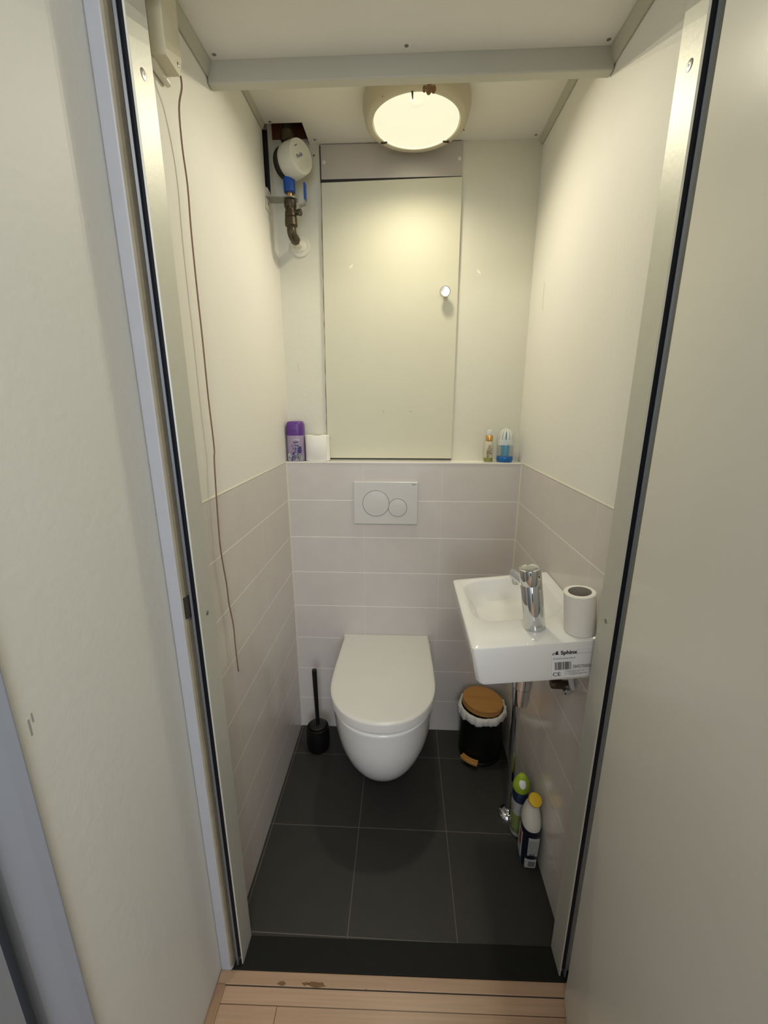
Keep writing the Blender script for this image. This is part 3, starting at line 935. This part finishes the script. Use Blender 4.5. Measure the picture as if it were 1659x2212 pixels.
def sq(r, z, ry=None, p=3.0, n=48):
    ry = ry or r
    out = []
    for k in range(n):
        t = 2 * PI * k / n
        c, s = math.cos(t), math.sin(t)
        out.append((r * math.copysign(abs(c) ** (2 / p), c), ry * math.copysign(abs(s) ** (2 / p), s), z))
    return out


obj('can', loft([sq(0.0305, 0.0), sq(0.0325, 0.003), sq(0.0330, 0.006), sq(0.0330, 0.094), sq(0.0325, 0.097)]), M['lilac'], af, smooth=True, angle=40)
obj('cap', loft([sq(0.0325, 0.097), sq(0.0328, 0.0985), sq(0.0325, 0.135), sq(0.030, 0.144), sq(0.026, 0.148), sq(0.020, 0.149)]), M['purple'], af, smooth=True, angle=45, label='purple cap')
fy = -0.0331
obj('cap_line', box(-0.012, 0.012, fy - 0.0003, fy + 0.002, 0.1145, 0.1165), M['violet'], af)  # dark violet line across the front of the cap
bm = bmesh.new()
rv = random.Random(9)
for k in range(70):
    cx, cz = rv.gauss(-0.003, 0.010), rv.uniform(0.004, 0.062)
    cx = max(-0.016, min(0.022, cx))
    s = rv.uniform(0.0010, 0.0026)
    a = rv.uniform(0, 3)
    prism([(cx + s * math.cos(a + q) * (1.6 if q % 2 < 1 else 0.7), cz + s * math.sin(a + q)) for q in (0, 1.2, 2.4, 3.6, 4.8)], fy - 0.0003, fy + 0.003, 'y', bm)
prism([(0.010, 0.030), (0.025, 0.034), (0.025, 0.055), (0.018, 0.058), (0.011, 0.050)], fy - 0.0004, fy + 0.004, 'y', bm)
obj('flower_print', bm, M['violet'], af, label='printed violet flowers')
obj('label_patch', prism([(-0.026, 0.003), (-0.014, 0.003), (-0.0135, 0.030), (-0.026, 0.030)], fy - 0.0001, fy + 0.004, 'y'), M['labgrey'], af)
obj('label_patch', prism([(0.000, 0.004), (0.024, 0.004), (0.024, 0.026), (0.006, 0.028)], fy - 0.0002, fy + 0.004, 'y'), M['labgrey'], af)
obj('emblem', lathe([(0.0092, 0), (0.0088, 0.0004)], (0.0125, fy - 0.0003, 0.0165), (0, -1, 0), 32), M['greenlogo'], af, label='round green emblem')
obj('emblem_ring', lathe([(0.0060, 0), (0.0060, 0.0006), (0.0050, 0.0006), (0.0050, 0)], (0.0125, fy - 0.0004, 0.0165), (0, -1, 0), 32, caps=False), M['sticker'], af)
obj('writing', text_bm('Scents', 0.0085, (-0.0045, fy - 0.0006, 0.0690), (0.98, 0, 0.12), (-0.12, 0, 0.98), bold=0.0003, xs=0.85), M['ink'], af)
obj('swirl', tube(smooth_path([(-0.004, fy, 0.0795), (0.003, fy, 0.083), (0.012, fy, 0.0835), (0.018, fy, 0.080), (0.009, fy, 0.0785)], 4), 0.0007, 6), M['sticker'], af)
obj('side_writing', text_bm('250', 0.0072, (-0.0185, fy - 0.0005, 0.009), (0, 0, 1), (-1, 0, 0), bold=0.0002), M['ink'], af)

# small spray bottle with a gold collar
sb = thing('perfume_bottle', 'small perfume bottle with a gold collar on the right of the ledge', 'bottle', (0.7680, 0.0290, H))
obj('flask', lathe([(0.0145, 0.0), (0.0160, 0.002), (0.0160, 0.070), (0.0140, 0.076), (0.0090, 0.078)], n=32), M['glasslabel'], sb, smooth=True, angle=40)
obj('liquid', lathe([(0.0150, 0.0015), (0.01625, 0.002), (0.01625, 0.016), (0.0160, 0.0165)], n=32), M['olive'], sb, smooth=True, angle=40)
obj('collar', lathe([(0.0125, 0.078), (0.0128, 0.079), (0.0128, 0.097), (0.0120, 0.098)], n=32), M['gold'], sb, smooth=True, angle=40, label='gold collar')
obj('spray_cap', lathe([(0.0095, 0.098), (0.0100, 0.099), (0.0095, 0.116), (0.0070, 0.120)], n=24), M['frost'], sb, smooth=True, angle=40)
bm = bmesh.new()
yy = -0.0164
for (xa, xb, za, zb) in [(-0.010, 0.009, 0.0300, 0.0318), (-0.010, 0.009, 0.0345, 0.0362), (-0.010, 0.002, 0.0390, 0.0406), (0.001, 0.0026, 0.0350, 0.0405), (-0.009, 0.009, 0.0440, 0.0455),
                         (-0.007, 0.007, 0.0500, 0.0515), (-0.004, 0.006, 0.0550, 0.0565), (-0.004, -0.0025, 0.0550, 0.0620), (-0.003, 0.005, 0.0620, 0.0632)]:
    box(xa, xb, yy - 0.0002, yy + 0.004, za, zb, bm)
obj('lettering', bm, M['stain'], sb)
obj('lettering_ring', lathe([(0.0042, 0), (0.0042, 0.0012), (0.0026, 0.0012), (0.0026, 0)], (-0.005, yy + 0.0006, 0.0225), (0, -1, 0), 16, caps=False), M['stain'], sb)

# blue gel freshener under a clear dome
gf = thing('gel_air_freshener', 'blue gel air freshener under a clear ribbed dome on the ledge', 'air freshener', (0.8300, 0.0310, H))
obj('base', lathe([(0.026, 0.0), (0.0285, 0.002), (0.0300, 0.010), (0.0295, 0.019), (0.0280, 0.0215)], n=44), M['baseblue'], gf, smooth=True, angle=50, label='blue base')
obj('gel_column', lathe([(0.0130, 0.021), (0.0130, 0.066), (0.011, 0.069), (0.006, 0.080), (0.002, 0.110)], n=32), M['gelblue'], gf, smooth=True, angle=50, label='blue gel column')
obj('clear_shell', lathe([(0.0275, 0.0215), (0.0285, 0.030), (0.0290, 0.064)], n=44, caps=False), M['clear'], gf, smooth=True)
bm = bmesh.new()
lathe([(0.0292, 0.064), (0.0295, 0.085)], n=44, caps=False, bm=bm)
nr = 14
for k in range(nr):
    a0_, a1_ = 2 * PI * (k + 0.14) / nr, 2 * PI * (k + 0.86) / nr
    prev = None
    for q in range(8):
        t = q / 7 * PI / 2 * 0.92
        r = 0.0295 * math.cos(t) ** 0.8
        z = 0.085 + 0.040 * math.sin(t)
        cur = [bm.verts.new((r * math.cos(a), r * math.sin(a), z)) for a in (a0_, (a0_ + a1_) / 2, a1_)]
        if prev:
            for i in (0, 1):
                bm.faces.new([prev[i], prev[i + 1], cur[i + 1], cur[i]])
        prev = cur
lathe([(0.0080, 0.1240), (0.0020, 0.1262)], n=20, bm=bm)
obj('ribbed_dome', bm, M['frost'], gf, smooth=True)

# ---------------------------------------------------------------- cleaner bottles on the floor
gb = thing('cleaner_bottle', 'green and white cleaner bottle with a lime cap against the right wall', 'bottle', (0.8500, -0.4375, 0.0))
obj('bottle', loft([sq(0.0208, 0.0, 0.0288, 2.4), sq(0.0247, 0.004, 0.0333, 2.4), sq(0.0254, 0.05, 0.0342, 2.4), sq(0.0247, 0.12, 0.0324, 2.4), sq(0.0228, 0.158, 0.0270, 2.3), sq(0.0213, 0.175, 0.0180, 2.0), sq(0.0185, 0.185, 0.0126, 2.0)]),
    M['limelab'], gb, smooth=True, angle=50)
obj('label', loft([sq(0.0260, 0.095, 0.0338, 2.4), sq(0.0256, 0.142, 0.0311, 2.4)], False, False), M['labgrey'], gb, smooth=True, label='white label band')
obj('band', loft([sq(0.0257, 0.142, 0.0312, 2.4), sq(0.0240, 0.158, 0.0284, 2.3), sq(0.0234, 0.172, 0.0212, 2.2)], False, False), M['navy2'], gb, smooth=True, label='dark blue band')
obj('foot_band', loft([sq(0.0234, 0.003, 0.0311, 2.4), sq(0.0256, 0.008, 0.0347, 2.4), sq(0.0257, 0.022, 0.0349, 2.4)], False, False), M['labgrey'], gb, smooth=True)
obj('cap', loft([sq(0.0241, 0.172, 0.0216, 2.0), sq(0.0277, 0.180, 0.0221, 2.0), sq(0.0277, 0.192, 0.0207, 2.0), sq(0.0234, 0.208, 0.0166, 2.0), sq(0.0163, 0.222, 0.0121, 2.0), sq(0.0099, 0.231, 0.0077, 2.0), sq(0.0043, 0.234, 0.0036, 2)]),
    M['lime'], gb, smooth=True, angle=60, label='lime green cap')
obj('cap_nozzle', lathe([(0.0085, 0.0), (0.0088, 0.0080), (0.0075, 0.0095)], (-0.0010, -0.0125, 0.2055), (-0.02, -0.75, 0.66), 28, sx=1.25, sy=1.65), M['sticker'], gb, smooth=True, angle=50,
    label='white oval nozzle')
obj('lettering', text_bm('Ac', 0.022, (-0.0268, -0.004, 0.112), (0, -0.9, -0.3), (0, -0.3, 0.9), bold=0.0003), M['ink'], gb)
gb.rotation_euler = (0, 0, math.radians(-6))

nb = thing('toilet_cleaner_bottle', 'navy and white toilet cleaner bottle with a yellow cap on the floor', 'bottle', (0.8585, -0.5260, 0.0))
nb.rotation_euler = (0, 0, math.radians(-4))
body = [(0.0, 0.0225, 0.033), (0.005, 0.0265, 0.0375), (0.06, 0.0270, 0.0380), (0.118, 0.0275, 0.0385), (0.140, 0.0285, 0.0390), (0.146, 0.0285, 0.0385)]
obj('lower_body', loft([sq(a, z, b, 2.7) for z, a, b in body]), M['navy'], nb, smooth=True, angle=50)


def shl(a, b, z, dy, tilt):
    return [(x, y + dy, zz + (y) * tilt) for x, y, zz in sq(a, z, b, 2.3)]


obj('shoulder', loft([shl(0.0282, 0.0385, 0.1455, 0, 0.0), shl(0.0290, 0.0385, 0.152, 0, -0.05), shl(0.0285, 0.0360, 0.164, 0.001, -0.10), shl(0.0255, 0.0300, 0.184, 0.004, -0.12),
                      shl(0.0205, 0.0225, 0.204, 0.006, -0.15), shl(0.0165, 0.0170, 0.218, 0.004, -0.2), shl(0.0150, 0.0150, 0.226, 0.001, -0.3), shl(0.0155, 0.0150, 0.232, -0.003, -0.5),
                      shl(0.0165, 0.0155, 0.238, -0.006, -0.7)]), M['bottlewhite'], nb, smooth=True, angle=60, label='white angled neck')
obj('cap', lathe([(0.0175, 0.0), (0.0190, 0.003), (0.0200, 0.010), (0.0185, 0.0160), (0.010, 0.0180)], (0.000, -0.009, 0.239), (0.02, -0.62, 0.78), 36), M['yellow'], nb, smooth=True, angle=50,
    label='round yellow cap')
fyn = -0.0388
lab = obj('back_label', prism([(-0.0120, 0.055), (0.0180, 0.055), (0.0200, 0.122), (-0.0120, 0.124)], fyn - 0.0004, fyn + 0.006, 'y'), M['labgrey'], nb, bevel=0.001, label='grey instruction label')
bm = bmesh.new()
for k in range(13):
    z = 0.064 + k * 0.0040
    for q in range(6):
        xa = -0.010 + q * 0.0045
        box(xa, xa + rr.uniform(0.002, 0.0040), fyn - 0.0006, fyn, z, z + 0.0016, bm)
obj('small_print', bm, M['inkgrey'], lab)
obj('writing', text_bm('415', 0.0095, (-0.0070, fyn - 0.0008, 0.0565), (1, 0, 0), (0, 0, 1), bold=0.0004, xs=1.15), M['ink'], lab)
lab2 = obj('barcode_label', prism([(-0.0170, 0.006), (0.0130, 0.006), (0.0170, 0.011), (0.0170, 0.038), (-0.0170, 0.038)], fyn - 0.0004, fyn + 0.010, 'y'), M['labgrey'], nb, bevel=0.001)
obj('barcode', box(-0.0070, 0.0130, fyn - 0.0007, fyn, 0.012, 0.032), M['inkgrey'], lab2)
obj('side_label', box(-0.0277, -0.025, -0.018, 0.020, 0.020, 0.118), M['labgrey'], nb, bevel=0.001, label='light front label')
obj('side_label_print', box(-0.0280, -0.0255, -0.014, 0.006, 0.060, 0.110), M['red'], nb)
obj('wave_print', box(-0.0274, -0.024, -0.022, 0.022, 0.004, 0.024), M['teal'], nb)

# ---------------------------------------------------------------- water meter, valve and bracket
PX, PY = 0.0715, -0.024
wm = thing('water_meter', 'round cream water meter on a pipe below the ceiling notch', 'water meter', (PX, PY, 2.06))
nv = Vector((0.81, -0.585, 0.0)).normalized()
A = Vector((0.060, -0.0125, 2.152)) - Vector((PX, PY, 2.06))
obj('supply_pipe', tube([(0, 0, 0.10), (0, 0, 0.20), (0, 0, 0.39)], 0.0150, 20), M['meterblack'], wm, smooth=True, angle=50, label='dark pipe going up through the ceiling')
obj('pipe_union', lathe([(0.017, 0.145), (0.021, 0.150), (0.021, 0.172), (0.018, 0.176)], n=12), M['brass'], wm, smooth=True, angle=30)
obj('meter_body', lathe([(0.036, -0.012), (0.0440, -0.007), (0.0465, 0.0), (0.0465, 0.018), (0.044, 0.022)], A, nv, 56), M['meterblack'], wm, smooth=True, angle=50, label='black meter body')
mc = obj('cover', lathe([(0.0475, 0.019), (0.0490, 0.023), (0.0488, 0.042), (0.0462, 0.069), (0.0450, 0.0745), (0.0425, 0.0755)], A, nv, 64), M['meter'], wm, smooth=True, angle=30)
# printed name, slot and ribs on the face
dN, uN, vN = frame_of(nv)
up = Vector((0, 0, 1))
side = up.cross(nv).normalized()     # reading direction across the face
ang = math.radians(38)
tx = side * math.cos(ang) + up * math.sin(ang)
ty = -side * math.sin(ang) + up * math.cos(ang)
FC = A + nv * 0.0757
obj('writing', text_bm('Flodis', 0.0140, FC - tx * 0.020 - ty * 0.000, tx, ty, bold=0.0003, xs=0.85), M['violet'], mc)
bm = bmesh.new()


def plate_on(c, hx_, hy_, bm):
    v = [bm.verts.new(Vector(c) + tx * a * hx_ + ty * b * hy_ + nv * 0.0004) for a, b in ((-1, -1), (1, -1), (1, 1), (-1, 1))]
    bm.faces.new(v)


plate_on(FC - tx * 0.004 + ty * 0.0290, 0.0060, 0.0009, bm)
obj('slot', bm, M['dark'], mc)
bm = bmesh.new()
for k in range(5):
    half = math.sqrt(max(0.0, 0.041 ** 2 - (0.010 + 0.005 * k) ** 2)) * 0.8
    plate_on(FC - ty * (0.012 + 0.005 * k), half, 0.0007, bm)
obj('ribs', bm, M['cream'], mc)
bm = lathe([(0.0165, 0.008), (0.0190, 0.010), (0.0195, 0.046), (0.0175, 0.050)], n=10)
obj('union_nut', bm, M['blue'], wm, bevel=0.0015, label='blue plastic nut')
obj('brass_thread', lathe([(0.009, -0.006), (0.009, 0.010)], n=20), M['gold'], wm, smooth=True, angle=50)

br_ = thing('pipe_bracket', 'galvanised steel bracket holding the meter pipe to the left wall', 'bracket', (0.0, PY, 2.050))
bpts = [(0.0010, -0.026), (0.030, -0.026), (0.052, -0.022)]
for k in range(13):
    a = math.radians(-120 + 240 * k / 12)
    bpts.append((PX + 0.026 * math.cos(a), 0.026 * math.sin(a)))
bpts += [(0.040, 0.022), (0.0010, 0.020)]
obj('arm', prism(bpts, -0.0012, 0.0012), M['steel'], br_, bevel=0.0004)
obj('flange', prism([(-0.030, -0.034), (0.022, -0.034), (0.022, 0.030), (-0.010, 0.032)], 0.0, 0.002, 'x'), M['creamlight'], br_, label='painted wall flange')
screw(br_, (0.002, -0.004, -0.012), (1, 0, 0), 0.0045)

sv = thing('shutoff_valve', 'tarnished brass shut-off valve with a blue lever below the meter', 'valve', (PX, PY, 2.048))
obj('valve_body', lathe([(0.0175, -0.001), (0.0195, -0.003), (0.0195, -0.019), (0.0175, -0.022), (0.0160, -0.028), (0.0180, -0.034), (0.0190, -0.046), (0.0165, -0.049),
                         (0.0195, -0.051), (0.0200, -0.072), (0.0165, -0.075), (0.0140, -0.077), (0.0130, -0.083)], n=28), M['brass'], sv, smooth=True, angle=35)
obj('test_port', lathe([(0.0060, 0.0), (0.0060, 0.010), (0.0045, 0.012)], (-0.004, -0.014, -0.020), (-0.15, -1.0, 0.0), 12), M['brass'], sv, smooth=True, angle=40)
obj('spindle', lathe([(0.0080, 0.0), (0.0080, 0.016), (0.0100, 0.018), (0.0100, 0.026), (0.0070, 0.028)], (0.010, -0.004, -0.036), (1, -0.1, 0), 12), M['brass'], sv, smooth=True, angle=30)
lv = obj('lever', prism([(0.030, -0.044), (0.034, -0.044), (0.034, -0.020), (0.052, -0.014), (0.0530, 0.006), (0.0500, 0.006), (0.0488, -0.0115), (0.030, -0.0175)],
                        -0.014, 0.004, 'y'), M['steel'], sv, bevel=0.0005)
obj('grip', box(0.0480, 0.0545, -0.0150, 0.0050, -0.004, 0.044), M['blue'], lv, bevel=0.002, label='blue lever grip')
obj('elbow', tube(smooth_path([(0, 0, -0.080), (0.0005, 0.0005, -0.090), (0.002, 0.006, -0.0985), (0.003, 0.020, -0.1010), (0.004, 0.034, -0.101)], 5), 0.0150, 20), M['brass'], sv, smooth=True)
obj('elbow_collar', lathe([(0.0160, 0.0), (0.0165, 0.002), (0.0165, 0.012), (0.0155, 0.014)], (0.003, 0.024, -0.1010), (0, 1, 0), 8), M['brass'], sv)
obj('wall_stub', tube([(0.004, 0.034, -0.101), (0.0055, E - PY - 0.004, -0.102)], 0.0125, 20), M['creamlight'], sv, smooth=True, angle=50)
obj('wall_rosette', lathe([(0.0340, 0.0), (0.0345, 0.002), (0.0320, 0.005), (0.022, 0.006), (0.017, 0.012), (0.0130, 0.014)], (0.0060, E - PY - 0.0005, -0.102), (0, -1, 0), 44), M['creamlight'], sv,
    smooth=True, angle=35, label='round cream wall rosette')

# ---------------------------------------------------------------- pull cord switch
ps = thing('pull_cord_switch', 'cream pull cord switch box high on the left wall with a long cord', 'switch', (0.0, -0.67, 1.985))
obj('base', box(-0.001, 0.0125, -0.026, 0.032, -0.011, 0.30), M['creamlight'], ps, bevel=0.0058, seg=4)
obj('housing', prism([(-0.030, 0.004), (-0.028, 0.000), (0.017, -0.003), (0.030, 0.027), (0.028, 0.155), (-0.030, 0.155)], 0.010, 0.036, 'x'), M['cream'], ps, bevel=0.002, seg=2)
screw(ps, (0.036, 0.012, 0.012), (1, 0, 0), 0.0035)
cpts = [(0.030, -0.639, 1.975), (0.018, -0.6328, 1.9471), (0.012, -0.6229, 1.8899), (0.012, -0.6174, 1.8309), (0.012, -0.6221, 1.7484), (0.012, -0.623, 1.6464), (0.012, -0.6216, 1.5477), (0.012, -0.6226, 1.4231),
        (0.012, -0.6190, 1.3157), (0.012, -0.6260, 1.2793), (0.012, -0.6366, 1.1609), (0.012, -0.64, 1.07), (0.012, -0.628, 0.9797), (0.012, -0.6264, 0.9296), (0.012, -0.6138, 0.8577),
        (0.012, -0.6142, 0.7902), (0.012, -0.6117, 0.7187)]
cpts = [(0.030, -0.6390 , 1.992)] + cpts
obj('cord', tube(smooth_path([(x, y + 0.67, z - 1.985) for x, y, z in cpts], 4), 0.0017, 8), M['cord'], ps, smooth=True, label='thin brown pull cord')
